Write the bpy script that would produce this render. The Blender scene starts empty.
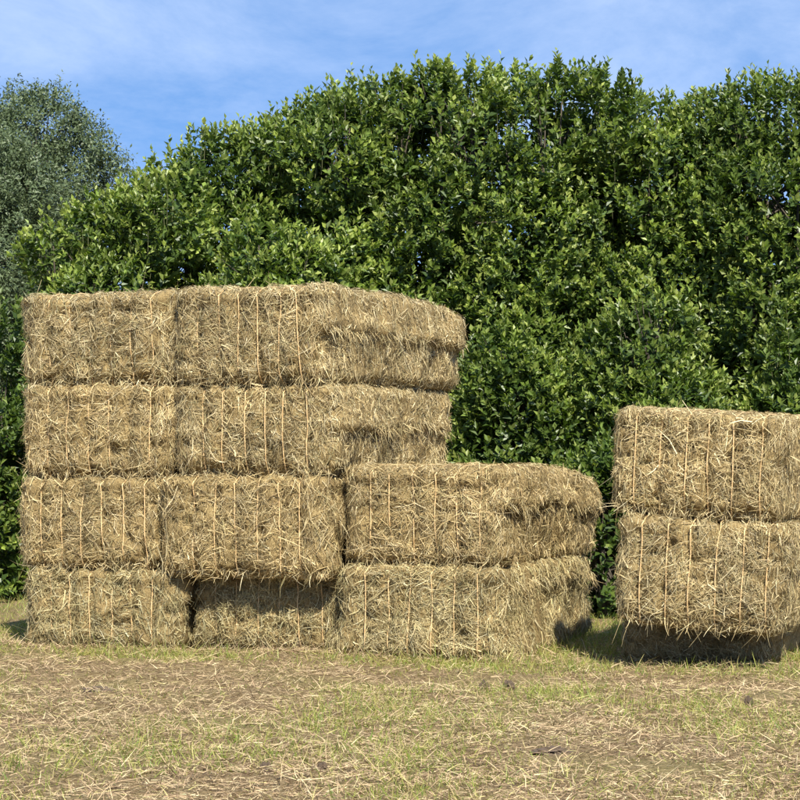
import bpy, math
import numpy as np

# ------------------------------------------------------------------ camera, light, exposure
scene = bpy.context.scene
COL = scene.collection
F = 2600.0          # focal length of the photograph in its own pixels (800 wide)
HOR = 440.0         # picture row of the eye-level horizon
EYE = 1.6

cam_data = bpy.data.cameras.new('camera')
cam_data.sensor_width = 36.0
cam_data.lens = 36.0 * F / 800.0
cam_data.clip_start = 0.1
cam_data.clip_end = 5000.0
cam = bpy.data.objects.new('camera', cam_data)
cam.location = (0, 0, EYE)
cam.rotation_euler = (math.radians(90) + math.atan((HOR - 400) / F), 0, 0)
COL.objects.link(cam)
scene.camera = cam

SUN_EL = math.radians(45)
SUN_AZ = math.radians(180 - 13)      # clockwise from +Y: behind the camera, to its right
world = bpy.data.worlds.new('World')
scene.world = world
world.use_nodes = True
nt = world.node_tree
nt.nodes.clear()
wo = nt.nodes.new('ShaderNodeOutputWorld')
bg = nt.nodes.new('ShaderNodeBackground')
sky = nt.nodes.new('ShaderNodeTexSky')
sky.sky_type = 'NISHITA'
sky.sun_disc = False
sky.sun_elevation = SUN_EL
sky.sun_rotation = SUN_AZ
sky.altitude = 300
sky.air_density = 1.0
sky.dust_density = 0.1
sky.ozone_density = 4.0
tc = nt.nodes.new('ShaderNodeTexCoord')
mp = nt.nodes.new('ShaderNodeMapping')
mp.inputs['Scale'].default_value = (2.6, 2.6, 6.5)
mp.inputs['Rotation'].default_value = (0.0, 0.35, 0.0)
nz = nt.nodes.new('ShaderNodeTexNoise')
nz.inputs['Scale'].default_value = 2.6
nz.inputs['Detail'].default_value = 7
nz.inputs['Roughness'].default_value = 0.66
nz.inputs['Distortion'].default_value = 0.35
ramp = nt.nodes.new('ShaderNodeValToRGB')
ramp.color_ramp.elements[0].position = 0.34
ramp.color_ramp.elements[0].color = (0.12, 0.12, 0.12, 1)
ramp.color_ramp.elements[1].position = 0.72
ramp.color_ramp.elements[1].color = (0.62, 0.62, 0.62, 1)
mix = nt.nodes.new('ShaderNodeMix')
mix.data_type = 'RGBA'
mix.inputs[7].default_value = (4.1, 4.7, 5.9, 1)          # thin veil of cloud
va = nt.nodes.new('ShaderNodeVectorMath'); va.operation = 'ADD'
va.inputs[1].default_value = (0, 0, 0.31)                  # clear, deep blue air: little whitening towards the horizon
vn = nt.nodes.new('ShaderNodeVectorMath'); vn.operation = 'NORMALIZE'
nt.links.new(tc.outputs['Generated'], va.inputs[0])
nt.links.new(va.outputs[0], vn.inputs[0])
nt.links.new(vn.outputs[0], sky.inputs['Vector'])
nt.links.new(tc.outputs['Generated'], mp.inputs['Vector'])
nt.links.new(mp.outputs['Vector'], nz.inputs['Vector'])
nt.links.new(nz.outputs['Fac'], ramp.inputs['Fac'])
nt.links.new(ramp.outputs['Color'], mix.inputs[0])
nt.links.new(sky.outputs['Color'], mix.inputs[6])
hs = nt.nodes.new('ShaderNodeHueSaturation')
hs.inputs['Saturation'].default_value = 1.20
hs.inputs['Value'].default_value = 1.0
nt.links.new(mix.outputs[2], hs.inputs['Color'])
nt.links.new(hs.outputs['Color'], bg.inputs['Color'])
bg.inputs['Strength'].default_value = 0.118
nt.links.new(bg.outputs['Background'], wo.inputs['Surface'])

sun_data = bpy.data.lights.new('sun', 'SUN')
sun_data.energy = 5.0
sun_data.angle = math.radians(0.53)
sun_data.color = (1.0, 0.95, 0.86)
sun = bpy.data.objects.new('sun', sun_data)
sun.rotation_euler = (math.radians(90) - SUN_EL, 0, math.pi - SUN_AZ)
sun.location = (5, -5, 12)
COL.objects.link(sun)

scene.view_settings.view_transform = 'Standard'
scene.view_settings.look = 'None'
scene.view_settings.gamma = 1.0
scene.view_settings.use_curve_mapping = False
scene.view_settings.exposure = 0.87

# ------------------------------------------------------------------ helpers
rng = np.random.default_rng(7)


def unit(a):
    return a / np.maximum(np.linalg.norm(a, axis=-1, keepdims=True), 1e-9)


def vnoise(p, seed=0):
    """smooth value noise in [-1,1]; p is (n,3)"""
    p = np.asarray(p, float)
    i = np.floor(p).astype(np.int64)
    f = p - i
    f = f * f * (3 - 2 * f)

    def h(ix, iy, iz):
        n = (ix * 374761393 + iy * 668265263 + iz * 1274126177 + seed * 974634777) & 0xffffffff
        n = ((n ^ (n >> 13)) * 1274126177) & 0xffffffff
        n = n ^ (n >> 16)
        return (n & 0xffff) / 32767.5 - 1.0
    out = 0
    for dx in (0, 1):
        wx = f[:, 0] if dx else 1 - f[:, 0]
        for dy in (0, 1):
            wy = f[:, 1] if dy else 1 - f[:, 1]
            for dz in (0, 1):
                wz = f[:, 2] if dz else 1 - f[:, 2]
                out = out + wx * wy * wz * h(i[:, 0] + dx, i[:, 1] + dy, i[:, 2] + dz)
    return out


def fbm(p, seed=0, oct=3):
    p = np.asarray(p, float)
    a, s, o = 1.0, 0.0, 0.0
    for k in range(oct):
        s = s + a * vnoise(p * 2 ** k, seed + k * 17)
        o += a
        a *= 0.5
    return s / o


def make_mesh(name, verts, faces, tint=None, smooth=False):
    verts = np.ascontiguousarray(verts, np.float32)
    faces = np.ascontiguousarray(faces, np.int32)
    k = faces.shape[1]
    me = bpy.data.meshes.new(name)
    me.vertices.add(len(verts))
    me.vertices.foreach_set('co', verts.ravel())
    me.loops.add(faces.size)
    me.loops.foreach_set('vertex_index', faces.ravel())
    me.polygons.add(len(faces))
    me.polygons.foreach_set('loop_start', np.arange(0, faces.size, k, dtype=np.int32))
    me.polygons.foreach_set('use_smooth', np.full(len(faces), smooth))
    if tint is not None:
        at = me.attributes.new('tint', 'FLOAT_COLOR', 'POINT')
        t = np.ones((len(verts), 4), np.float32)
        t[:, :3] = tint
        at.data.foreach_set('color', t.ravel())
    me.update(calc_edges=True)
    return me


def add(name, me, mat, parent=None, **props):
    o = bpy.data.objects.new(name, me)
    COL.objects.link(o)
    if me is not None and mat is not None and not me.materials:
        me.materials.append(mat)
    o.parent = parent
    for k, v in props.items():
        o[k] = v
    return o


def strands(p, d, n, length, width, curl, gravity, K=4, roll=None, tint=None, r=rng):
    """ribbons: base points p, directions d, bending axis n; returns verts, quads, tint"""
    m = len(p)
    d = unit(d)
    pos = p.copy()
    P, D = [pos.copy()], [d.copy()]
    step = (length / (K - 1))[:, None]
    for k in range(K - 1):
        c, s = np.cos(curl)[:, None], np.sin(curl)[:, None]
        d = d * c + np.cross(n, d) * s + n * (np.sum(n * d, 1)[:, None]) * (1 - c)
        d[:, 2] -= gravity
        d = unit(d)
        pos = pos + d * step
        P.append(pos.copy())
        D.append(d.copy())
    if roll is None:
        roll = r.uniform(-0.9, 0.9, m)
    V = np.empty((m, K, 2, 3))
    for k in range(K):
        side = unit(np.cross(D[k], n))
        up = np.cross(side, D[k])
        w = side * np.cos(roll)[:, None] + up * np.sin(roll)[:, None]
        t = k / (K - 1)
        ww = (width * (1.0 if k == 0 else (1.0 - 0.75 * t ** 2)))[:, None] * 0.5
        V[:, k, 0] = P[k] - w * ww
        V[:, k, 1] = P[k] + w * ww
    V = V.reshape(-1, 3)
    b = (np.arange(m) * K * 2)[:, None]
    Q = []
    for k in range(K - 1):
        Q.append(np.concatenate([b + 2 * k, b + 2 * k + 1, b + 2 * k + 3, b + 2 * k + 2], 1))
    Q = np.concatenate(Q, 0)
    T = np.repeat(tint, K * 2, 0) if tint is not None else None
    return V, Q, T


def join(parts):
    V, Q, T, o = [], [], [], 0
    for v, q, t in parts:
        V.append(v); Q.append(q + o); T.append(t)
        o += len(v)
    return np.concatenate(V), np.concatenate(Q), np.concatenate(T)


def tube(pts, rad, sides=6):
    pts = np.asarray(pts, float)
    rad = np.broadcast_to(np.asarray(rad, float), (len(pts),))
    t = unit(np.gradient(pts, axis=0))
    ref = np.where(np.abs(t[:, 2:3]) > 0.8, np.array([[1.0, 0, 0]]), np.array([[0, 0, 1.0]]))
    # one common reference so that the rings do not twist
    ref = np.tile(ref[len(ref) // 2], (len(t), 1))
    a = unit(np.cross(t, ref))
    b = np.cross(t, a)
    ang = np.linspace(0, 2 * np.pi, sides, endpoint=False)
    V = pts[:, None] + rad[:, None, None] * (np.cos(ang)[None, :, None] * a[:, None] + np.sin(ang)[None, :, None] * b[:, None])
    V = V.reshape(-1, 3)
    Q = []
    for i in range(len(pts) - 1):
        for j in range(sides):
            j2 = (j + 1) % sides
            Q.append((i * sides + j, i * sides + j2, (i + 1) * sides + j2, (i + 1) * sides + j))
    return V, np.array(Q)


def at(px, py, depth):
    return np.array([(px - 400) / F * depth, depth, EYE + (HOR - py) / F * depth])


# ------------------------------------------------------------------ materials
def new_mat(name):
    m = bpy.data.materials.new(name)
    m.use_nodes = True
    n = m.node_tree
    return m, n, n.nodes['Principled BSDF']


def tinted_mat(name, rough, spec, trans=0.0, vary=0.25, vscale=60.0, tcol=(1, 1, 1)):
    m, n, b = new_mat(name)
    a = n.nodes.new('ShaderNodeAttribute'); a.attribute_name = 'tint'
    t = n.nodes.new('ShaderNodeTexCoord')
    z = n.nodes.new('ShaderNodeTexNoise'); z.inputs['Scale'].default_value = vscale; z.inputs['Detail'].default_value = 3
    mr = n.nodes.new('ShaderNodeMapRange')
    mr.inputs['From Min'].default_value = 0.3; mr.inputs['From Max'].default_value = 0.7
    mr.inputs['To Min'].default_value = 1 - vary; mr.inputs['To Max'].default_value = 1 + vary
    mx = n.nodes.new('ShaderNodeMix'); mx.data_type = 'RGBA'; mx.blend_type = 'MULTIPLY'; mx.inputs[0].default_value = 1.0
    n.links.new(t.outputs['Object'], z.inputs['Vector'])
    n.links.new(z.outputs['Fac'], mr.inputs['Value'])
    n.links.new(a.outputs['Color'], mx.inputs[6])
    n.links.new(mr.outputs['Result'], mx.inputs[7])
    n.links.new(mx.outputs[2], b.inputs['Base Color'])
    b.inputs['Roughness'].default_value = rough
    b.inputs['Specular IOR Level'].default_value = spec
    if trans > 0:
        out = n.nodes['Material Output']
        tr = n.nodes.new('ShaderNodeBsdfTranslucent')
        mt = n.nodes.new('ShaderNodeMix'); mt.data_type = 'RGBA'; mt.blend_type = 'MULTIPLY'; mt.inputs[0].default_value = 1.0
        mt.inputs[7].default_value = (*tcol, 1)
        n.links.new(mx.outputs[2], mt.inputs[6])
        n.links.new(mt.outputs[2], tr.inputs['Color'])
        ms = n.nodes.new('ShaderNodeMixShader'); ms.inputs[0].default_value = trans
        n.links.new(b.outputs['BSDF'], ms.inputs[1])
        n.links.new(tr.outputs['BSDF'], ms.inputs[2])
        n.links.new(ms.outputs['Shader'], out.inputs['Surface'])
    return m


def hay_core_mat():
    m, n, b = new_mat('pressed_hay')
    t = n.nodes.new('ShaderNodeTexCoord')
    mp1 = n.nodes.new('ShaderNodeMapping'); mp1.inputs['Scale'].default_value = (60, 60, 18)
    z1 = n.nodes.new('ShaderNodeTexNoise'); z1.inputs['Scale'].default_value = 1.6; z1.inputs['Detail'].default_value = 6
    z1.inputs['Distortion'].default_value = 1.5
    z2 = n.nodes.new('ShaderNodeTexNoise'); z2.inputs['Scale'].default_value = 5.0; z2.inputs['Detail'].default_value = 4
    r = n.nodes.new('ShaderNodeValToRGB')
    e = r.color_ramp.elements
    e[0].position = 0.30; e[0].color = (0.16, 0.105, 0.04, 1)
    e[1].position = 0.68; e[1].color = (0.46, 0.345, 0.155, 1)
    mid = e.new(0.5); mid.color = (0.30, 0.215, 0.09, 1)
    mx = n.nodes.new('ShaderNodeMix'); mx.data_type = 'RGBA'; mx.blend_type = 'MULTIPLY'; mx.inputs[0].default_value = 1.0
    mr = n.nodes.new('ShaderNodeMapRange'); mr.inputs['To Min'].default_value = 0.65; mr.inputs['To Max'].default_value = 1.3
    n.links.new(t.outputs['Object'], mp1.inputs['Vector'])
    n.links.new(mp1.outputs['Vector'], z1.inputs['Vector'])
    n.links.new(t.outputs['Object'], z2.inputs['Vector'])
    n.links.new(z1.outputs['Fac'], r.inputs['Fac'])
    n.links.new(z2.outputs['Fac'], mr.inputs['Value'])
    n.links.new(r.outputs['Color'], mx.inputs[6])
    n.links.new(mr.outputs['Result'], mx.inputs[7])
    n.links.new(mx.outputs[2], b.inputs['Base Color'])
    bp = n.nodes.new('ShaderNodeBump'); bp.inputs['Strength'].default_value = 0.9; bp.inputs['Distance'].default_value = 0.02
    n.links.new(z1.outputs['Fac'], bp.inputs['Height'])
    n.links.new(bp.outputs['Normal'], b.inputs['Normal'])
    b.inputs['Roughness'].default_value = 0.85
    b.inputs['Specular IOR Level'].default_value = 0.2
    return m


def ground_mat():
    m, n, b = new_mat('mown_field_soil')
    t = n.nodes.new('ShaderNodeTexCoord')
    z1 = n.nodes.new('ShaderNodeTexNoise'); z1.inputs['Scale'].default_value = 0.9; z1.inputs['Detail'].default_value = 8
    z2 = n.nodes.new('ShaderNodeTexNoise'); z2.inputs['Scale'].default_value = 34.0; z2.inputs['Detail'].default_value = 9
    z2.inputs['Roughness'].default_value = 0.7; z2.inputs['Distortion'].default_value = 0.6
    r2 = n.nodes.new('ShaderNodeValToRGB')
    e = r2.color_ramp.elements
    e[0].position = 0.36; e[0].color = (0.055, 0.036, 0.02, 1)
    e[1].position = 0.66; e[1].color = (0.38, 0.28, 0.145, 1)
    k = e.new(0.49); k.color = (0.20, 0.14, 0.07, 1)
    r1 = n.nodes.new('ShaderNodeValToRGB')
    r1.color_ramp.elements[0].position = 0.47; r1.color_ramp.elements[0].color = (0, 0, 0, 1)
    r1.color_ramp.elements[1].position = 0.64; r1.color_ramp.elements[1].color = (0.35, 0.35, 0.35, 1)
    mx = n.nodes.new('ShaderNodeMix'); mx.data_type = 'RGBA'
    mx.inputs[7].default_value = (0.20, 0.19, 0.06, 1)
    n.links.new(t.outputs['Object'], z1.inputs['Vector'])
    n.links.new(t.outputs['Object'], z2.inputs['Vector'])
    n.links.new(z2.outputs['Fac'], r2.inputs['Fac'])
    n.links.new(z1.outputs['Fac'], r1.inputs['Fac'])
    n.links.new(r1.outputs['Color'], mx.inputs[0])
    n.links.new(r2.outputs['Color'], mx.inputs[6])
    n.links.new(mx.outputs[2], b.inputs['Base Color'])
    bp = n.nodes.new('ShaderNodeBump'); bp.inputs['Strength'].default_value = 0.8; bp.inputs['Distance'].default_value = 0.03
    n.links.new(z2.outputs['Fac'], bp.inputs['Height'])
    n.links.new(bp.outputs['Normal'], b.inputs['Normal'])
    b.inputs['Roughness'].default_value = 0.95
    b.inputs['Specular IOR Level'].default_value = 0.1
    return m


def bark_mat():
    m, n, b = new_mat('bark')
    t = n.nodes.new('ShaderNodeTexCoord')
    mp1 = n.nodes.new('ShaderNodeMapping'); mp1.inputs['Scale'].default_value = (22, 22, 5)
    z = n.nodes.new('ShaderNodeTexNoise'); z.inputs['Scale'].default_value = 1.5; z.inputs['Detail'].default_value = 6
    r = n.nodes.new('ShaderNodeValToRGB')
    r.color_ramp.elements[0].position = 0.35; r.color_ramp.elements[0].color = (0.028, 0.022, 0.015, 1)
    r.color_ramp.elements[1].position = 0.7; r.color_ramp.elements[1].color = (0.11, 0.09, 0.06, 1)
    n.links.new(t.outputs['Object'], mp1.inputs['Vector'])
    n.links.new(mp1.outputs['Vector'], z.inputs['Vector'])
    n.links.new(z.outputs['Fac'], r.inputs['Fac'])
    n.links.new(r.outputs['Color'], b.inputs['Base Color'])
    bp = n.nodes.new('ShaderNodeBump'); bp.inputs['Distance'].default_value = 0.02
    n.links.new(z.outputs['Fac'], bp.inputs['Height'])
    n.links.new(bp.outputs['Normal'], b.inputs['Normal'])
    b.inputs['Roughness'].default_value = 0.9
    return m


def twine_mat():
    m, n, b = new_mat('sisal_twine')
    t = n.nodes.new('ShaderNodeTexCoord')
    z = n.nodes.new('ShaderNodeTexNoise'); z.inputs['Scale'].default_value = 25; z.inputs['Detail'].default_value = 3
    r = n.nodes.new('ShaderNodeValToRGB')
    r.color_ramp.elements[0].position = 0.3; r.color_ramp.elements[0].color = (0.48, 0.30, 0.12, 1)
    r.color_ramp.elements[1].position = 0.7; r.color_ramp.elements[1].color = (0.70, 0.51, 0.26, 1)
    n.links.new(t.outputs['Object'], z.inputs['Vector'])
    n.links.new(z.outputs['Fac'], r.inputs['Fac'])
    n.links.new(r.outputs['Color'], b.inputs['Base Color'])
    b.inputs['Roughness'].default_value = 0.7
    return m


def clod_mat():
    m, n, b = new_mat('dark_soil')
    t = n.nodes.new('ShaderNodeTexCoord')
    z = n.nodes.new('ShaderNodeTexNoise'); z.inputs['Scale'].default_value = 30; z.inputs['Detail'].default_value = 6
    r = n.nodes.new('ShaderNodeValToRGB')
    r.color_ramp.elements[0].color = (0.03, 0.02, 0.013, 1)
    r.color_ramp.elements[1].color = (0.13, 0.09, 0.055, 1)
    n.links.new(t.outputs['Object'], z.inputs['Vector'])
    n.links.new(z.outputs['Fac'], r.inputs['Fac'])
    n.links.new(r.outputs['Color'], b.inputs['Base Color'])
    b.inputs['Roughness'].default_value = 0.95
    return m


M_CORE = hay_core_mat()
M_STRAW = tinted_mat('hay_straw', 0.55, 0.35, 0.12, 0.22, 40.0, (1, 0.9, 0.7))
M_TWINE = twine_mat()
M_GROUND = ground_mat()
M_DRY = tinted_mat('dry_cut_grass', 0.6, 0.3, 0.1, 0.2, 8.0, (1, 0.9, 0.7))
M_GRASS = tinted_mat('green_grass', 0.5, 0.35, 0.35, 0.15, 8.0, (1.2, 1.25, 0.6))
M_LEAF = tinted_mat('broad_leaf', 0.42, 0.38, 0.28, 0.15, 1.5, (1.3, 1.5, 0.5))
M_WILLOW = tinted_mat('willow_leaf', 0.5, 0.4, 0.2, 0.12, 1.5, (1.1, 1.2, 0.6))
M_BARK = bark_mat()
M_SOIL = clod_mat()
M_TWIG, _n, _b = new_mat('young_green_bark')
_z = _n.nodes.new('ShaderNodeTexNoise'); _z.inputs['Scale'].default_value = 6
_r = _n.nodes.new('ShaderNodeValToRGB')
_r.color_ramp.elements[0].color = (0.05, 0.06, 0.02, 1)
_r.color_ramp.elements[1].color = (0.12, 0.12, 0.045, 1)
_n.links.new(_z.outputs['Fac'], _r.inputs['Fac'])
_n.links.new(_r.outputs['Color'], _b.inputs['Base Color'])
_b.inputs['Roughness'].default_value = 0.7


# ------------------------------------------------------------------ ground
def ground_z(x, y):
    x = np.asarray(x, float); y = np.asarray(y, float)
    p = np.stack([x, y, np.zeros_like(x)], -1)
    amp = np.clip((34 - y) / 8, 0, 1) * np.clip((12 - np.abs(x)) / 5, 0, 1)
    rut = -0.035 * np.exp(-((y - 17.2 - 0.25 * vnoise(p * 0.5, 5)) / 0.30) ** 2)
    return amp * (0.03 * fbm(p * 1.3, 3, 3) + 0.026 * fbm(p * 5.0, 9, 2) + rut) - 0.02


def build_ground():
    def axis(lo, hi, step, far_lo, far_hi):
        core = np.arange(lo, hi + 1e-6, step)
        g = np.cumsum(step * 1.35 ** np.arange(1, 40))
        left = lo - g; left = np.append(left[left > far_lo], far_lo)[::-1]
        right = hi + g; right = np.append(right[right < far_hi], far_hi)
        return np.concatenate([left, core, right])
    xs = axis(-5.2, 5.2, 0.085, -1500, 1500)
    ys = axis(10.5, 23.0, 0.085, -300, 2500)
    X, Y = np.meshgrid(xs, ys)
    Z = ground_z(X.ravel(), Y.ravel())
    V = np.stack([X.ravel(), Y.ravel(), Z], -1)
    nx, ny = len(xs), len(ys)
    i = (np.arange(ny - 1)[:, None] * nx + np.arange(nx - 1)[None]).ravel()
    Q = np.stack([i, i + 1, i + nx + 1, i + nx], -1)
    add('ground', make_mesh('ground', V, Q, smooth=True), M_GROUND, kind='structure',
        label='mown field with dry straw coloured soil', category='ground')


build_ground()

# ------------------------------------------------------------------ hay bales
HAY = np.array([[0.58, 0.455, 0.225], [0.50, 0.38, 0.178], [0.42, 0.31, 0.138], [0.39, 0.325, 0.15],
                [0.26, 0.178, 0.075], [0.68, 0.565, 0.32]])
HAYP = np.array([0.21, 0.20, 0.19, 0.12, 0.18, 0.10])


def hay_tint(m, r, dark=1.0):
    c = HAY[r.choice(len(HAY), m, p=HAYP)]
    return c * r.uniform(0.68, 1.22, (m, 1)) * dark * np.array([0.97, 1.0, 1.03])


def bale_surface(W, L, H, seed, ridge, squash=0.0, sag=0.0, twx=(), lipd=0.06):
    """rounded, lumpy block, local x across the front, y into depth (front at -L/2), z up from 0"""
    st = 0.031
    nx, ny, nz = int(W / st), int(L / (st * 2.0)), int(H / st)
    hx, hy, hz = W / 2, L / 2, H / 2
    idx, pts, quads = {}, [], []

    def vid(i, j, k):
        key = (i, j, k)
        if key not in idx:
            idx[key] = len(pts)
            pts.append((-hx + W * i / nx, -hy + L * j / ny, -hz + H * k / nz))
        return idx[key]
    for i in range(nx):
        for k in range(nz):
            quads.append((vid(i, 0, k), vid(i + 1, 0, k), vid(i + 1, 0, k + 1), vid(i, 0, k + 1)))
            quads.append((vid(i, ny, k), vid(i, ny, k + 1), vid(i + 1, ny, k + 1), vid(i + 1, ny, k)))
    for j in range(ny):
        for k in range(nz):
            quads.append((vid(nx, j, k), vid(nx, j + 1, k), vid(nx, j + 1, k + 1), vid(nx, j, k + 1)))
            quads.append((vid(0, j, k), vid(0, j, k + 1), vid(0, j + 1, k + 1), vid(0, j + 1, k)))
    for i in range(nx):
        for j in range(ny):
            quads.append((vid(i, j, nz), vid(i + 1, j, nz), vid(i + 1, j + 1, nz), vid(i, j + 1, nz)))
            quads.append((vid(i, j, 0), vid(i, j + 1, 0), vid(i + 1, j + 1, 0), vid(i + 1, j, 0)))
    P = np.array(pts); Q = np.array(quads)
    h = np.array([hx, hy, hz]); r = 0.08
    q = np.clip(P, -(h - r), h - r)
    d = P - q
    dl = np.linalg.norm(d, axis=1, keepdims=True)
    N = d / np.maximum(dl, 1e-9)
    P0 = P.copy()
    P = q + r * N
    fr = np.clip(-N[:, 1], 0, 1)          # frontness
    rt = np.clip(N[:, 0], 0, 1)
    lf = np.clip(-N[:, 0], 0, 1)
    tp = np.clip(N[:, 2], 0, 1)
    u, w = P0[:, 0] / hx, P0[:, 2] / hz
    bulge = 0.03 * fr * (1 - u ** 4) * (1 - w ** 2)
    pil = np.zeros(len(P))
    for x in twx:
        pil -= 0.042 * np.exp(-np.abs((P0[:, 0] - x) / 0.034) ** 1.5)
    inner = np.abs(P0[:, 0]) < (abs(twx[0]) + 0.02 if len(twx) else 0)
    bulge += (fr + 0.7 * tp) * pil
    bulge -= 0.03 * fr * np.clip((np.abs(u) - 0.78) / 0.22, 0, 1)
    # noise relief
    pit = np.clip((vnoise(P * np.array([21.0, 21.0, 24.0]), seed + 8) - 0.3) / 0.3, 0, 1)
    bulge -= 0.05 * pit * (fr + 0.5 * rt)
    bulge += fr * 0.032 / (1 + np.exp(-(w - 0.76 - 0.1 * vnoise(np.stack([P0[:, 0] * 3, np.full(len(P), seed * 2.3), np.zeros(len(P))], -1), seed + 21)) / 0.03))
    bulge -= 0.07 * (fr + 0.6 * rt) * np.clip((-w - 0.74) / 0.26, 0, 1) * np.clip(0.8 + 0.6 * vnoise(P * 4.0, seed + 23), 0.3, 1.3)       # undercut lower edge
    bulge += (0.036 - 0.016 * fr) * fbm(P * 4.5, seed, 3) + 0.016 * vnoise(P * 19.0, seed + 5) * (fr + 0.6 * rt + 0.6 * lf)
    # the long side: a lip of hay at mid height that overhangs
    zr = ridge + 0.13 * vnoise(np.stack([P0[:, 1] * 1.7, np.full(len(P), seed * 3.1), np.zeros(len(P))], -1), seed + 2)
    lip = 1 / (1 + np.exp(-(w - zr) / 0.025))
    patch = np.clip(0.8 + 0.4 * vnoise(np.stack([P0[:, 1] * 1.1, np.full(len(P), seed * 1.7), np.zeros(len(P))], -1), seed + 12), 0.1, 1)
    bulge += rt * (lipd * patch * lip * np.exp(-np.maximum(w - zr, 0) * 1.1) - 0.01)
    bulge += 0.03 * rt * vnoise(np.stack([P0[:, 1] * 5.5, P0[:, 2] * 3.0, np.full(len(P), seed)], -1), seed + 13)
    bulge += 0.016 * rt * vnoise(P * np.array([14.0, 14.0, 9.0]), seed + 14)
    bulge += 0.02 * rt * vnoise(np.stack([P0[:, 1] * 9, P0[:, 2] * 1.5, np.full(len(P), seed)], -1), seed + 3)
    P = P + N * bulge[:, None]
    if squash:
        P[:, 0] += P0[:, 0] / hx * squash * np.clip(-w, 0, 1) ** 1.5 * np.clip(0.6 - P0[:, 1] / hy, 0, 1)
        P[:, 1] += np.where(P0[:, 1] < 0, -1, 0) * squash * 0.5 * np.clip(-w, 0, 1) ** 1.5
    if sag:
        t = np.clip((P0[:, 1] / hy + 0.2) / 1.2, 0, 1)
        P[:, 2] -= sag * t ** 2.2 * np.clip(0.5 + 0.5 * w, 0.0, 1)
    P[:, 2] += hz
    return P, Q


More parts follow.
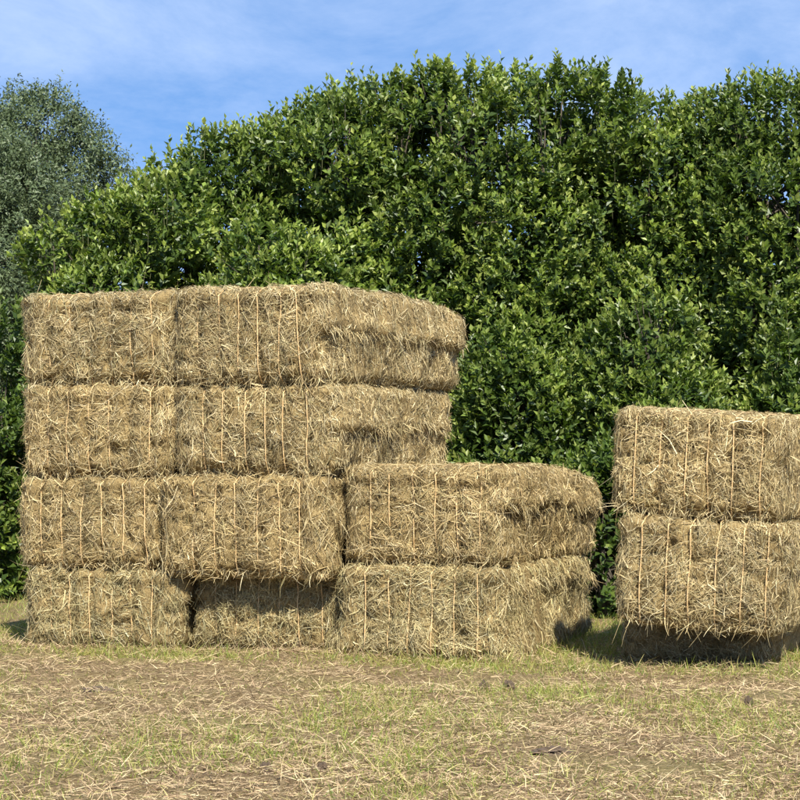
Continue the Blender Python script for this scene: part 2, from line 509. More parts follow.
def bale(label, corner, yaw, W, L, H, seed, ridge=0.15, roll=0.0, pitch=0.0, squash=0.0, sag=0.0,
         side=1.0, top=1.0, left=0.25, twines=6, dark=1.0, twp=0.172, lipd=0.06, cast=(1, 1, 1), slack=False):
    """corner: world position of the front left bottom corner; yaw in radians, front turned to the left"""
    r = np.random.default_rng(1000 + seed)
    c, s = math.cos(yaw), math.sin(yaw)
    loc = (corner[0] + c * W / 2 + s * L / 2, corner[1] - s * W / 2 + c * L / 2, corner[2])
    root = add('hay_bale', None, None, label=label, category='hay bale', group='square hay bales stacked in the field')
    root.location = loc
    root.rotation_euler = (pitch, roll, -yaw)
    twx = (np.arange(twines) - (twines - 1) / 2) * twp + r.normal(0, 0.006, twines) + 0.02
    P, Q = bale_surface(W, L, H, seed, ridge, squash, sag, twx, lipd)
    add('hay_body', make_mesh('hay_body', P, Q, smooth=True), M_CORE, root)

    # sample the surface
    A, B, C, D = P[Q[:, 0]], P[Q[:, 1]], P[Q[:, 2]], P[Q[:, 3]]
    nrm = np.cross(C - A, D - B)
    area = np.linalg.norm(nrm, axis=1) / 2
    nrm = unit(nrm)
    cen = (A + B + C + D) / 4
    dens = np.zeros(len(Q))
    dens += 5600 * np.clip(-nrm[:, 1], 0, 1)
    dens += 3700 * side * np.clip(nrm[:, 0], 0, 1)
    dens += 4600 * left * np.clip(-nrm[:, 0], 0, 1)
    dens += 2100 * top * np.clip(nrm[:, 2], 0, 1)
    dens += 900 * np.clip(-nrm[:, 2], 0, 1) * (cen[:, 1] < -L / 2 + 0.3)
    fy = cen[:, 1] + L / 2
    if side < 0.3:                                # wedged against a neighbour: only the corner is ever seen
        dens = np.where((nrm[:, 0] > 0.6) & (fy > 0.4), 0, dens)
    if left < 0.55:
        dens = np.where((nrm[:, 0] < -0.6) & (fy > 0.4), 0, dens)
    if top < 0.55:
        dens = np.where((nrm[:, 2] > 0.6) & (fy > 0.3), 0, dens)
    dens = dens * np.clip(0.9 + 1.1 * vnoise(cen * 8.0, seed + 51), 0.22, 1.5)
    cnt = r.poisson(dens * area)
    f = np.repeat(np.arange(len(Q)), cnt)
    m = len(f)
    a, b = r.random((m, 1)), r.random((m, 1))
    p = (A[f] * (1 - a) + B[f] * a) * (1 - b) + (D[f] * (1 - a) + C[f] * a) * b
    n = nrm[f]
    front = -n[:, 1] > np.maximum(np.abs(n[:, 0]), np.abs(n[:, 2]))
    sidey = (np.abs(n[:, 0]) >= np.abs(n[:, 1])) & (np.abs(n[:, 0]) >= np.abs(n[:, 2]))
    # strand direction
    rand = r.normal(0, 1, (m, 3))
    wrap = np.stack([2.2 * vnoise(p * 5 + 11, seed + 31), np.zeros(m), 2.2 * vnoise(p * 5 + 37, seed + 41)], -1)
    d = rand + wrap
    vert = np.zeros((m, 3)); vert[:, 2] = -1.0
    edge = front & (np.abs(p[:, 0]) > (abs(twx[0]) if twines else W * 0.35) + 0.03 + 0.05 * r.random(m))
    d = np.where((sidey | edge)[:, None], vert * r.choice([-1, 1, 1], (m, 1)) + rand * np.where(sidey, 0.62, 0.5)[:, None], d)
    d = d - n * np.sum(d * n, 1)[:, None]
    d = unit(d)
    ln = np.where(front, r.gamma(2.6, 0.040, m), r.gamma(2.4, 0.034, m))
    ln = np.clip(ln, 0.03, 0.36)
    topf = n[:, 2] > 0.7
    ln = np.where(topf, ln * 0.55, ln)
    lift = np.abs(r.normal(0, 0.08, m)) + (r.random(m) < np.where(sidey, 0.12, 0.05)) * r.uniform(0.15, 0.7, m)
    d = unit(d + n * (lift + 0.03)[:, None])
    curl = r.normal(0, 0.30, m) * np.where(front & ~edge, 1.35, 0.55)
    # straws near the edges are bent back into the bale
    e0, e1 = p - d * (ln * 0.4)[:, None], p + d * (ln * 0.6)[:, None]
    def spill(e):
        return (np.abs(e[:, 0]) > W / 2 + 0.03 + squash) | (e[:, 2] < 0.0) | (e[:, 2] > H + 0.015) | (e[:, 1] < -L / 2 - 0.05 - squash)
    ln = np.where((spill(e0) | spill(e1)) & (r.random(m) > 0.12), ln * 0.35, ln)
    near = front & (np.min(np.abs(p[:, 0:1] - twx[None]), 1) < 0.016) if twines else front & False
    ln = np.where(near & (r.random(m) > 0.32), 0.012, ln)
    p = p - d * (ln * 0.4)[:, None] + n * (r.uniform(-0.002, 0.022, m) ** 1)[:, None]
    wd = r.uniform(0.0028, 0.0068, m) * np.where(r.random(m) < 0.08, 1.6, 1.0) * np.clip(0.16 / ln, 0.55, 1)
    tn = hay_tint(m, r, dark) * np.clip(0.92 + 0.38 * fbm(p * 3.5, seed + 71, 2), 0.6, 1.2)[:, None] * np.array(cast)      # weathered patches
    V1 = strands(p, d, n, ln, wd, curl * 1.25, 0.04, 3, tint=tn, r=r)
    parts = [V1]
    # straws that hang out of the lower front edge and from the lip of the long side
    k = 110
    hp = np.stack([r.uniform(-W / 2 + 0.03, W / 2 - 0.02, k), np.full(k, -L / 2 + 0.03), np.full(k, 0.055)], -1)
    hp[:, 2] += r.normal(0, 0.02, k)
    hd = np.stack([r.normal(0, 0.5, k), -r.uniform(0.1, 0.7, k), -r.uniform(0.1, 1.0, k)], -1)
    hn = np.tile([0.0, -1.0, 0.0], (k, 1))
    parts.append(strands(hp, hd, hn, np.clip(r.gamma(2.2, 0.035, k), 0.02, 0.22), r.uniform(0.003, 0.006, k), r.normal(0, 0.25, k), 0.12, 4, tint=hay_tint(k, r, dark), r=r))
    if side > 0.3:
        k = 500
        sy = r.uniform(-L / 2 + 0.05, L / 2 - 0.05, k)
        zr = ridge + 0.13 * vnoise(np.stack([sy * 1.7, np.full(k, seed * 3.1), np.zeros(k)], -1), seed + 2)
        hp = np.stack([np.full(k, W / 2 + 0.035), sy, H / 2 + zr * H / 2 + 0.02 + r.normal(0, 0.015, k)], -1)
        hd = np.stack([r.uniform(0.05, 0.5, k), r.normal(0, 0.5, k), -r.uniform(0.1, 1.0, k)], -1)
        hn = np.tile([1.0, 0.0, 0.0], (k, 1))
        parts.append(strands(hp, hd, hn, np.clip(r.gamma(2.5, 0.03, k), 0.02, 0.16), r.uniform(0.003, 0.006, k), r.normal(0, 0.2, k), 0.15, 4, tint=hay_tint(k, r, dark), r=r))
    V, Qs, T = join(parts)
    add('loose_straw', make_mesh('loose_straw', V, Qs, T), M_STRAW, root, kind='stuff')

    # twines: over the top edge, down the front, under the lower edge
    fi = np.where(np.abs(P[:, 1]) >= 0)[0]
    for x in twx:
        lean = r.normal(0, 0.012)
        # profile of the body at this x: closest vertices
        zs = np.linspace(0.06, H - 0.06, 12)
        dig = r.uniform(0.024, 0.036) if not slack else r.uniform(0.004, 0.030)            # some are half hidden by straw
        line = [(x, -L / 2 + 0.45, H + 0.012), (x, -L / 2 + 0.2, H + 0.01), (x, -L / 2 + 0.07, H - 0.012)]
        for z in zs[::-1]:
            cand = np.abs(P[:, 0] - x) + np.abs(P[:, 2] - z)
            cand = np.where(P[:, 1] < -L / 2 + 0.12, cand, 9)
            y = P[np.argmin(cand), 1]
            line.append((x + lean * (z / H - 0.5) + 0.003 * math.sin(z * 9 + seed + x * 20), y - dig, z))
        line.append((x, -L / 2 + 0.06, 0.012))
        line.append((x, -L / 2 + 0.3, 0.0))
        line = np.array(line)
        y = line[3:-2, 1].copy()
        line[4:-3, 1] = (y[:-2] + y[1:-1] + y[2:]) / 3
        tv, tq = tube(line, 0.0053, 5)
        add('twine', make_mesh('twine', tv, tq, smooth=True), M_TWINE, root)
    return root


YAW = math.radians(18)
O = np.array([-2.95, 20.3])
U = np.array([math.cos(YAW), -math.sin(YAW)])
VV = np.array([math.sin(YAW), math.cos(YAW)])


def spot(s, p, z):
    q = O + U * s - VV * p
    return (q[0], q[1], z)


def R(d):
    return math.radians(d)


LEN = 2.45
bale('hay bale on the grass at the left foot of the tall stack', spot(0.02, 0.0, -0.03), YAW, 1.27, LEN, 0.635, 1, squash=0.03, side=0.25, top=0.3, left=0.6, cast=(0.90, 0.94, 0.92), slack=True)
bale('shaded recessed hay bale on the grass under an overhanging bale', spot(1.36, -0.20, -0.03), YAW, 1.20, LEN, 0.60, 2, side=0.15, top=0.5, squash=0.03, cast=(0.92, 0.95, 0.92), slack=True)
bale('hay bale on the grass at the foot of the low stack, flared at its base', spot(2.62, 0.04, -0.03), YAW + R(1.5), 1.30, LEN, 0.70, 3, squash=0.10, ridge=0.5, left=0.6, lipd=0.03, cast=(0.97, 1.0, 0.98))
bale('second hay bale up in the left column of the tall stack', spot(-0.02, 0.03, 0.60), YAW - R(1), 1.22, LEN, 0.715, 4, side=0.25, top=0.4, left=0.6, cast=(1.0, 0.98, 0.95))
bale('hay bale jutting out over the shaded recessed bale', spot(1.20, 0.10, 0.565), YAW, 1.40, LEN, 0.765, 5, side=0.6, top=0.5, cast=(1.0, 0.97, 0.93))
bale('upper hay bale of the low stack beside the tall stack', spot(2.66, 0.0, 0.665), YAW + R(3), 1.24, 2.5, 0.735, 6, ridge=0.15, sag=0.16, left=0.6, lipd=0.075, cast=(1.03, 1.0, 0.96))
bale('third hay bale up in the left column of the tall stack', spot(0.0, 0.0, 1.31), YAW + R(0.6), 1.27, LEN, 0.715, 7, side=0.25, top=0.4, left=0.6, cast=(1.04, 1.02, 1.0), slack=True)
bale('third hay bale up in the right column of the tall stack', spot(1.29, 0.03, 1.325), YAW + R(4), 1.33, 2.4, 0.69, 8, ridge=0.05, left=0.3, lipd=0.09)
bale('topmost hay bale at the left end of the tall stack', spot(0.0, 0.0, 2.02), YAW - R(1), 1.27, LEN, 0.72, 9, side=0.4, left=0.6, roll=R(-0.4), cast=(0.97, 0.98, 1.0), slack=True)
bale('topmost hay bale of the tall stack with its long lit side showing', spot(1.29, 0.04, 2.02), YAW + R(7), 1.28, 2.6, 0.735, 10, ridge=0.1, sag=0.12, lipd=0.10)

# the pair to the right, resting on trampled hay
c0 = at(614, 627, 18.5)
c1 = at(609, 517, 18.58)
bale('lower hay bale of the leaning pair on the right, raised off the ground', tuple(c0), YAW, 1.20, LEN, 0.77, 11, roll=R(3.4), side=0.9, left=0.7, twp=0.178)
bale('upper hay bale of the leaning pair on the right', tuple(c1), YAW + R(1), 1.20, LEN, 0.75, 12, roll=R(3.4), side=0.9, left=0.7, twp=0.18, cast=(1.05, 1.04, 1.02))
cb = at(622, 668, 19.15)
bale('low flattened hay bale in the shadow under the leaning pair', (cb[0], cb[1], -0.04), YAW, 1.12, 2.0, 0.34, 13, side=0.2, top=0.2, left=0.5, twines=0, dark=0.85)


# ------------------------------------------------------------------ trees
def lobes_of(cx, cy, zc, ax, ay, az, count, r, rad, zmin):
    out = []
    tries = 0
    while len(out) < count and tries < 4000:
        tries += 1
        v = unit(r.normal(0, 1, 3))
        k = r.uniform(0.35, 1.0) ** 0.5
        k = k / (np.abs(v) ** 3).sum() ** (1 / 3)        # fuller than an ellipsoid
        rr = rad * r.uniform(0.7, 1.25)
        c = np.array([cx + v[0] * (ax - rr) * k, cy + v[1] * max(ay - rr, 0.1) * k, zc + v[2] * (az - rr) * k])
        if c[2] < zmin + rr * 0.4:
            continue
        out.append((c, rr))
    return out


def leaves_mesh(base, axis, nrm, length, width, tint, curl=0.18):
    m = len(base)
    d = unit(axis)
    s = unit(np.cross(d, nrm))
    n = np.cross(s, d)
    Lh, Wd = length[:, None], width[:, None]
    fold = 0.32
    V = np.empty((m, 4, 3))                       # folded along the midrib
    V[:, 0] = base
    V[:, 1] = base + d * Lh * 0.52 + s * Wd * 0.54 + n * Wd * fold * 0.5
    V[:, 2] = base + d * Lh - n * Lh * curl
    V[:, 3] = base + d * Lh * 0.46 - s * Wd * 0.54 + n * Wd * fold * 0.5
    b = (np.arange(m) * 4)[:, None]
    Q = np.concatenate([b, b + 1, b + 2, b + 3], 1)
    return V.reshape(-1, 3), Q, np.repeat(tint, 4, 0)


LEAF_OLD = np.array([[0.046, 0.080, 0.016], [0.060, 0.100, 0.019], [0.080, 0.124, 0.022]])
LEAF_NEW = np.array([[0.27, 0.33, 0.06], [0.33, 0.37, 0.09], [0.20, 0.275, 0.05]])
WILLOW = np.array([[0.092, 0.128, 0.055], [0.122, 0.158, 0.072], [0.068, 0.098, 0.038]])


def tree(name, label, px, depth, top_y, half_px, ay, seed, lobes=26, rad=0.75, per_m2=74, kind='broad', zmin=0.0, cat='tree',
         spikes=90, warm=0.0, group='trees and bushes behind the bales', back=0.85, crest=()):
    r = np.random.default_rng(5000 + seed)
    cx, cy = (px - 400) / F * depth, depth
    ztop = EYE + (HOR - top_y) / F * depth
    ax = half_px / F * depth
    az = (ztop - zmin) / 2
    zc = zmin + az
    root = add(name, None, None, label=label, category=cat, group=group)
    root.location = (cx, cy, 0)
    Ls = lobes_of(0, 0, zc, ax, ay, az, lobes, r, rad, zmin)
    # one lobe always reaches the top
    Ls.append((np.array([r.normal(0, 0.1), -0.1, ztop - rad * 0.8]), rad * 0.8))
    for tx, ty in crest:                          # lobes that make the outline against the sky
        rr = rad * r.uniform(0.6, 0.85)
        Ls.append((np.array([(tx - px) / F * depth, r.uniform(-0.5, 0.3), EYE + (HOR - ty) / F * depth - rr * 0.95]), rr))
    for fx in np.linspace(-0.85, 0.85, max(int(ax * 2.4), 3)):          # skirts down to the grass
        rr = 0.42 * r.uniform(0.8, 1.2)
        Ls.append((np.array([fx * ax, -ay * (1 - 0.6 * fx * fx) + rr, rr * 0.75 + zmin]), rr))
        Ls.append((np.array([fx * ax, -ay * (1 - 0.6 * fx * fx) + rr + 0.1, rr * 2.0 + zmin]), rr))
    C = np.array([l[0] for l in Ls]); RR = np.array([l[1] for l in Ls])
    # shoots
    pts, outs = [], []
    for c, rr in Ls:
        k = int(per_m2 * 4 * math.pi * rr * rr)
        v = unit(r.normal(0, 1, (k, 3)))
        lump = 1 + 0.22 * vnoise(v * 2.6 + c, seed)
        q = c + v * (rr * lump * r.uniform(0.78, 1.04, k))[:, None]
        dist = np.linalg.norm(q[:, None] - C[None], axis=2) / RR[None]
        ins = (dist < 0.66).any(1)
        keep = ~ins & (q[:, 2] > zmin)
        keep &= (r.random(k) < np.where(q[:, 1] > 0.4, back, 1.0))
        wpx = 400 + (q[:, 0] + cx) / depth * F          # what stands right behind the stacks needs few leaves
        keep &= ~((wpx > 70) & (wpx < 430) & (q[:, 2] < 2.4)) | (r.random(k) < 0.35)
        keep &= (q[:, 1] > 0.4) | (r.random(k) < np.clip(0.70 + 1.6 * vnoise(q * (2.9 if kind == 'broad' else 1.9), seed + 9), 0.18 if kind == 'broad' else 0.5, 1))      # tufts with clefts between them
        pts.append(q[keep]); outs.append(v[keep])
    # sparse leaves all through the inside of the crown
    k = int((230 if kind == 'broad' else 120) * ax * az)
    w_ = unit(r.normal(0, 1, (k, 3)))
    iq = w_ * (r.random((k, 1)) ** 0.5) * np.array([ax * 0.92, ay * 0.5, az * 0.9]) + np.array([0, ay * 0.2, zc])
    ok = (iq[:, 2] > 1.0) & ~((400 + (iq[:, 0] + cx) / depth * F > 70) & (400 + (iq[:, 0] + cx) / depth * F < 430) & (iq[:, 2] < 2.6))
    pts.append(iq[ok]); outs.append(w_[ok])
    q = np.concatenate(pts); v = np.concatenate(outs)
    m = len(q)
    up = np.array([[0, 0, 1.0]])
    if kind == 'broad':
        ax_ = unit(v * 0.75 + up * 0.75 + r.normal(0, 0.33, (m, 3)))
        sl = r.uniform(0.16, 0.36, m)
        # leading shoots that stick out of the outline
        sw = np.clip(v[:, 2], 0, 1) * (q[:, 1] < ay * 0.6) * np.clip(q[:, 2] / ztop - 0.75, 0, 1) + 1e-4
        si = r.choice(m, min(spikes, m), replace=False, p=sw / sw.sum())
        sl[si] = r.uniform(0.32, 0.6, len(si))
        ax_[si] = unit(ax_[si] * 0.4 + up)
        nl = 10
    else:
        ax_ = unit(v * 0.7 + up * 0.1 + r.normal(0, 0.35, (m, 3)))
        sl = r.uniform(0.3, 0.6, m)
        nl = 11
    start = q - ax_ * (sl * 0.6)[:, None]
    twig_at = [(start[i] - ax_[i] * 0.15, start[i] + ax_[i] * sl[i] * 0.97) for i in (si if kind == 'broad' else [])]
    e1 = unit(np.cross(ax_, r.normal(0, 1, (m, 3))))
    e2 = np.cross(ax_, e1)
    t = (np.arange(nl) + 0.5) / nl
    T = np.repeat(t[None], m, 0) + r.normal(0, 0.03, (m, nl))
    phi = np.arange(nl)[None] * 2.4 + r.uniform(0, 6.28, (m, 1)) + r.normal(0, 0.25, (m, nl))
    rad_v = np.cos(phi)[..., None] * e1[:, None] + np.sin(phi)[..., None] * e2[:, None]
    base = start[:, None] + ax_[:, None] * (T * sl[:, None])[..., None]
    if kind == 'broad':
        al = np.clip(1.15 - 0.85 * T + r.normal(0, 0.18, T.shape), 0.15, 1.5)
        ln = 0.094 * r.uniform(0.75, 1.25, T.shape) * (1 - 0.35 * np.clip(T, 0, 1) ** 3)
        wd = ln * r.uniform(0.46, 0.62, T.shape)
        young = np.clip((T - 0.35) * 1.6, 0, 1) * np.clip(0.82 + 0.9 * vnoise(np.repeat(q * 1.3, nl, 0) + cx, seed + 3).reshape(T.shape) + r.normal(0, 0.25, T.shape) + warm, 0, 1)
        co = LEAF_OLD[r.integers(0, 3, T.shape)]; cn = LEAF_NEW[r.integers(0, 3, T.shape)]
        col = co * (1 - young[..., None]) + cn * young[..., None]
        curl = 0.16
    else:
        al = np.clip(0.8 + r.normal(0, 0.25, T.shape), 0.1, 1.4)
        ln = 0.078 * r.uniform(0.7, 1.25, T.shape)
        wd = ln * r.uniform(0.26, 0.36, T.shape)
        col = WILLOW[r.integers(0, 3, T.shape)]
        curl = 0.3
    col = col * r.uniform(0.85, 1.15, T.shape)[..., None]
    d = np.cos(al)[..., None] * ax_[:, None] + np.sin(al)[..., None] * rad_v
    n = np.sin(al)[..., None] * ax_[:, None] - np.cos(al)[..., None] * rad_v
    n = n + r.normal(0, 0.25, n.shape)
    V, Q, Tn = leaves_mesh(base.reshape(-1, 3), d.reshape(-1, 3), n.reshape(-1, 3), ln.ravel(), wd.ravel(), col.reshape(-1, 3), curl)
    V[:, 2] = np.maximum(V[:, 2], -0.02)
    add('crown', make_mesh('crown', V, Q, Tn), M_LEAF if kind == 'broad' else M_WILLOW, root, kind='stuff')
    # trunk and limbs
    h0 = max(zc - az * 0.35, 0.5)
    zz = np.linspace(-0.15, h0, 7)
    tp = np.stack([0.06 * np.sin(zz * 1.7 + seed), 0.05 * np.cos(zz * 1.3 + seed), zz], -1)
    tr = 0.055 + 0.028 * ztop * 0.5
    tv, tq = tube(tp, np.linspace(tr * 1.35, tr * 0.7, 7), 9)
    add('trunk', make_mesh('trunk', tv, tq, smooth=True), M_BARK, root)
    lv, lq, o = [], [], 0
    for c, rr in Ls:
        if c[1] < -ay * 0.25 or r.random() < 0.35:      # the outer, front clumps hide their own stems
            continue
        z0 = min(r.uniform(0.25, 1.0) * h0, max(c[2] - 0.1, 0.2))
        a = np.array([0.06 * math.sin(z0 * 1.7 + seed), 0.05 * math.cos(z0 * 1.3 + seed), z0])
        e = c + np.array([0, 0, rr * 0.3])
        tt = np.linspace(0, 1, 6)[:, None]
        bend = np.array([[c[0] * 0.25, c[1] * 0.25, -0.12 * np.linalg.norm(e - a)]])
        pp = a + (e - a) * tt + bend * np.sin(tt * np.pi)
        v_, q_ = tube(pp, np.linspace(tr * 0.34, 0.008, 6), 5)
        lv.append(v_); lq.append(q_ + o); o += len(v_)
        for _ in range(5):                       # twigs into the lobe
            e2_ = c + unit(r.normal(0, 1, 3) + np.array([0, -0.2, 0.5])) * rr * 0.9
            b0 = a + (e - a) * 0.8
            pp = b0 + (e2_ - b0) * np.linspace(0, 1, 4)[:, None]
            v_, q_ = tube(pp, np.linspace(0.014, 0.004, 4), 4)
            lv.append(v_); lq.append(q_ + o); o += len(v_)
    tv_, tq_, o2 = [], [], 0
    for a, e in twig_at:
        v_, q_ = tube(np.stack([a, (a + e) / 2 + 0.01, e]), (0.004, 0.003, 0.0015), 3)
        tv_.append(v_); tq_.append(q_ + o2); o2 += len(v_)
    if tv_:
        add('twigs', make_mesh('twigs', np.concatenate(tv_), np.concatenate(tq_), smooth=True), M_TWIG, root, kind='stuff')
    add('limbs', make_mesh('limbs', np.concatenate(lv), np.concatenate(lq), smooth=True), M_BARK, root)
    return root


tree('leafy_tree', 'tallest broad leafy green tree rising behind the middle of the stacks', 468, 29.5, 64, 200, 1.7, 1, lobes=56, rad=0.74, warm=0.1, zmin=0.9, crest=[(345, 88), (385, 74), (425, 66), (470, 62), (515, 66), (560, 70), (598, 80)])
tree('leafy_tree', 'leafy green tree behind the gap between low stack and leaning pair', 645, 29.8, 84, 140, 1.5, 2, lobes=40, rad=0.72, zmin=0.9, crest=[(590, 84), (625, 86), (662, 94), (700, 100)])
tree('leafy_tree', 'leafy green tree cut by the right edge above the leaning pair', 792, 29.0, 82, 115, 1.5, 3, lobes=34, rad=0.68, zmin=0.9, crest=[(715, 96), (745, 86), (775, 80), (812, 90), (845, 90)])
tree('leafy_tree', 'leafy green tree with the sparse pointed top behind the tall stack', 222, 29.2, 134, 95, 1.4, 4, lobes=32, rad=0.6, zmin=0.9, crest=[(155, 180), (182, 152), (212, 134), (244, 132)])
tree('leafy_tree', 'leafy green tree leaning into the left flank of the tallest tree', 330, 29.0, 98, 85, 1.3, 5, lobes=30, rad=0.62, zmin=0.9, crest=[(268, 126), (295, 106), (325, 90)])
tree('leafy_bush', 'rounded yellowish green bush above the left end of the tall stack', 112, 28.2, 192, 85, 1.2, 6, lobes=28, rad=0.58, cat='bush', warm=0.25, crest=[(55, 225), (90, 205), (140, 192), (175, 185)])
tree('leafy_bush', 'dark green bush low at the left edge beside the tall stack', 2, 26.8, 305, 42, 0.9, 7, lobes=18, rad=0.45, cat='bush', warm=-0.3, spikes=8)
tree('leafy_bush', 'light green bush right above the leaning pair', 655, 27.0, 290, 85, 0.9, 8, lobes=26, rad=0.52, cat='bush', warm=0.1, spikes=15)
tree('leafy_bush', 'green bush just above the right half of the tall stack', 265, 27.4, 215, 100, 0.9, 9, lobes=26, rad=0.58, cat='bush', warm=0.1, spikes=15)
tree('leafy_bush', 'dark green bush showing between the tall stack and the leaning pair', 520, 27.3, 330, 75, 0.8, 10, lobes=20, rad=0.5, cat='bush', warm=-0.25, spikes=8)
tree('leafy_bush', 'green bush at the right edge just above the leaning pair', 800, 27.0, 320, 75, 0.8, 11, lobes=20, rad=0.5, cat='bush', spikes=10)
tree('leafy_bush', 'low dark bush in the narrow gap left of the leaning pair', 600, 23.6, 440, 52, 0.5, 14, lobes=16, rad=0.36, cat='bush', warm=-0.3, spikes=4)
tree('willow_tree', 'tall grey green willow behind the hedge at the left', 45, 43, 84, 74, 2.0, 12, lobes=24, rad=0.85, per_m2=88, kind='willow', zmin=1.5, crest=[(5, 86), (40, 92), (78, 116), (100, 148)])
tree('willow_tree', 'grey green willow lower at the left edge in front of the taller one', -12, 39, 126, 66, 1.6, 13, lobes=20, rad=0.75, per_m2=88, kind='willow', zmin=1.5, crest=[(0, 130), (30, 156), (44, 190)])


# ------------------------------------------------------------------ grass, dry cuttings, clods
def field_points(m, r, y0, y1, k=0.172, margin=0.8):
    y = r.uniform(y0, y1, m)
    w = k * y + margin
    x = r.uniform(-1, 1, m)
    keep = np.abs(x) * (k * y1 + margin) < w
    x = x * (k * y1 + margin)
    return x[keep], y[keep]


def under_bale(x, y):
    dx, dy = x - O[0], y - O[1]
    s = dx * U[0] + dy * U[1]
    v = dx * VV[0] + dy * VV[1]
    return (s > 0.03) & (s < 3.9) & (v > 0.08) & (v < 2.4)


def green_field(x, y):
    p = np.stack([x, y * 0.55, np.zeros_like(x)], -1)
    g = 0.30 + 1.0 * fbm(p * 1.1, 61, 3)
    base = O[1] - (x - O[0]) * math.tan(YAW)                # line of the stack's foot
    g = g + 0.75 * np.exp(-((y - base + 0.45) / 0.42) ** 2)
    g = g - 0.6 * np.exp(-((y - base + 1.6) / 0.55) ** 2)
    g = g + 0.5 * np.exp(-((y - 16.6) / 0.5) ** 2) * np.clip((x - 0.4) / 1.0, 0, 1)
    g = g + 0.8 * (y > base + 0.6) * (x < -2.2) + 0.9 * (y > base + 0.4) * (x > 0.9)
    return np.clip(g, 0.02, 1.2)


CLODS = [(484, 685, 0.09), (508, 686, 0.10), (266, 769, 0.09), (322, 769, 0.06), (552, 748, 0.26), (748, 703, 0.05), (100, 686, 0.26)]


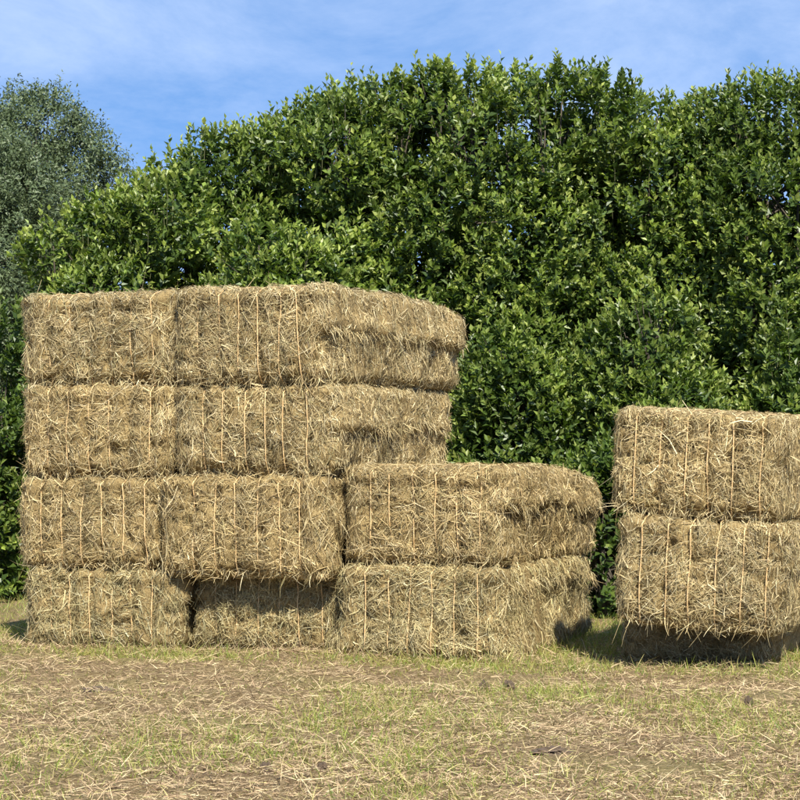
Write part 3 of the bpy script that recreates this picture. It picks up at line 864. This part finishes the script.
def build_field():
    r = np.random.default_rng(77)
    # lying dry cuttings
    x, y = field_points(240000, r, 10.8, 22.0)
    keep = ~under_bale(x, y)
    keep &= r.random(len(x)) < np.clip((24 - y) / 11, 0.3, 1)
    for cpx, cpy, cw in CLODS:                    # bare soil around the clods
        cd = EYE * F / (cpy - HOR)
        keep &= (((x - (cpx - 400) / F * cd) / (cw * 0.75)) ** 2 + ((y - cd) / (cw * 0.9 + 0.06)) ** 2 > 1) | (r.random(len(x)) < 0.3)
    p2 = np.stack([x, y, np.zeros_like(x)], -1)
    bare = fbm(p2 * np.array([1.2, 2.2, 1]), 91, 3)
    keep &= r.random(len(x)) < np.clip(0.9 + 2.2 * (bare + 0.1), 0.32, 1)
    x, y = x[keep], y[keep]
    m = len(x)
    # hay fallen along the foot of the stacks
    fx = r.uniform(-3.1, 1.1, 7000)
    fy = O[1] - (fx - O[0]) * math.tan(YAW) - np.abs(r.normal(0, 0.16, 7000)) + 0.05
    x, y = np.concatenate([x, fx]), np.concatenate([y, fy])
    m = len(x)
    p = np.stack([x, y, ground_z(x, y) + r.uniform(0.0, 0.03, m)], -1)
    an = r.uniform(0, 6.283, m)
    d = np.stack([np.cos(an), np.sin(an), np.abs(r.normal(0.08, 0.28, m)) + (r.random(m) < 0.12) * r.uniform(0.2, 0.8, m)], -1)
    ln = np.clip(r.gamma(2.0, 0.024, m), 0.012, 0.2)
    cols = np.array([[0.49, 0.37, 0.205], [0.43, 0.31, 0.17], [0.31, 0.21, 0.115], [0.55, 0.45, 0.25], [0.43, 0.375, 0.14], [0.17, 0.11, 0.06]])
    tint = cols[r.choice(6, m, p=[0.22, 0.24, 0.20, 0.11, 0.09, 0.14])] * r.uniform(0.85, 1.15, (m, 1))
    n = np.tile([0.0, 0.0, 1.0], (m, 1))
    V, Q, T = strands(p, d, n, ln, r.uniform(0.002, 0.0055, m), r.normal(0, 0.22, m), 0.06, 3, tint=tint, r=r)
    add('dry_cut_grass', make_mesh('dry_cut_grass', V, Q, T), M_DRY, kind='stuff',
        label='dry straw coloured grass cuttings strewn over the field', category='cut grass')
    # green grass
    x, y = field_points(120000, r, 10.8, 27.0)
    tx, ty = field_points(13000, r, 10.8, 23.0)               # tufts
    tk = r.integers(4, 18, len(tx))
    tx, ty = np.repeat(tx, tk), np.repeat(ty, tk)
    x = np.concatenate([x, tx + r.normal(0, 0.022, len(tx))])
    y = np.concatenate([y, ty + r.normal(0, 0.03, len(ty))])
    g = green_field(x, y)
    keep = ~under_bale(x, y) & (r.random(len(x)) < g * 0.66)
    x, y, g = x[keep], y[keep], g[keep]
    m = len(x)
    p = np.stack([x, y, ground_z(x, y) - 0.004], -1)
    d = np.stack([r.normal(0, 0.42, m), r.normal(0, 0.42, m), r.uniform(0.5, 1.0, m)], -1)
    n = unit(np.stack([r.normal(0, 1, m), r.normal(0, 1, m), np.zeros(m)], -1))
    ln = np.clip(r.gamma(4, 0.0135, m), 0.02, 0.17) * (0.65 + 0.5 * g)
    cols = np.array([[0.23, 0.28, 0.05], [0.30, 0.32, 0.07], [0.15, 0.225, 0.04], [0.40, 0.35, 0.11], [0.46, 0.37, 0.17]])
    tint = cols[r.choice(5, m, p=[0.25, 0.24, 0.15, 0.2, 0.16])] * r.uniform(0.85, 1.15, (m, 1))
    V, Q, T = strands(p, d, n, ln, r.uniform(0.003, 0.006, m), r.normal(0, 0.25, m), 0.05, 3, roll=r.uniform(-1.5, 1.5, m), tint=tint, r=r)
    add('green_grass', make_mesh('green_grass', V, Q, T), M_GRASS, kind='stuff',
        label='short yellow green grass sprouting through the cuttings', category='grass')


build_field()


def clod(px, py, w, h, seed, label):
    depth = EYE * F / (py - HOR)
    x = (px - 400) / F * depth
    r = np.random.default_rng(seed)
    nu, nv = 30, 15
    V = []
    for j in range(nv + 1):
        b = math.pi * j / nv
        for i in range(nu):
            a = 2 * math.pi * i / nu
            V.append((math.sin(b) * math.cos(a), math.sin(b) * math.sin(a), math.cos(b)))
    V = np.array(V)
    k = 1 + 0.75 * fbm(V * 3.1 + seed, seed, 4)
    V = V * k[:, None] * np.array([w / 2, w * 0.3, h])
    Q = [(j * nu + i, (j + 1) * nu + i, (j + 1) * nu + (i + 1) % nu, j * nu + (i + 1) % nu) for j in range(nv) for i in range(nu)]
    o = add('soil_clod', make_mesh('soil_clod', V, np.array(Q)), M_SOIL, label=label, category='clod', group='dark clods of soil lying in the field')
    o.location = (x, depth, float(ground_z(np.array([x]), np.array([depth]))[0]) + h * 0.5)


clod(484, 685, 0.065, 0.035, 1, 'left of two small dark clods close together before the low stack')
clod(508, 686, 0.075, 0.035, 2, 'right of two small dark clods close together before the low stack')
clod(266, 769, 0.065, 0.035, 3, 'dark soil clod near the bottom edge, left of the middle')
clod(322, 769, 0.045, 0.025, 4, 'small dark soil clod near the bottom edge, right of a larger one')
clod(552, 748, 0.2, 0.026, 5, 'wide flat dark clod right of the middle of the foreground')
clod(748, 703, 0.05, 0.04, 6, 'tiny dark clod in the grass below the leaning pair')
clod(100, 686, 0.2, 0.026, 7, 'wide flat dark clod in the field below the left end of the tall stack')
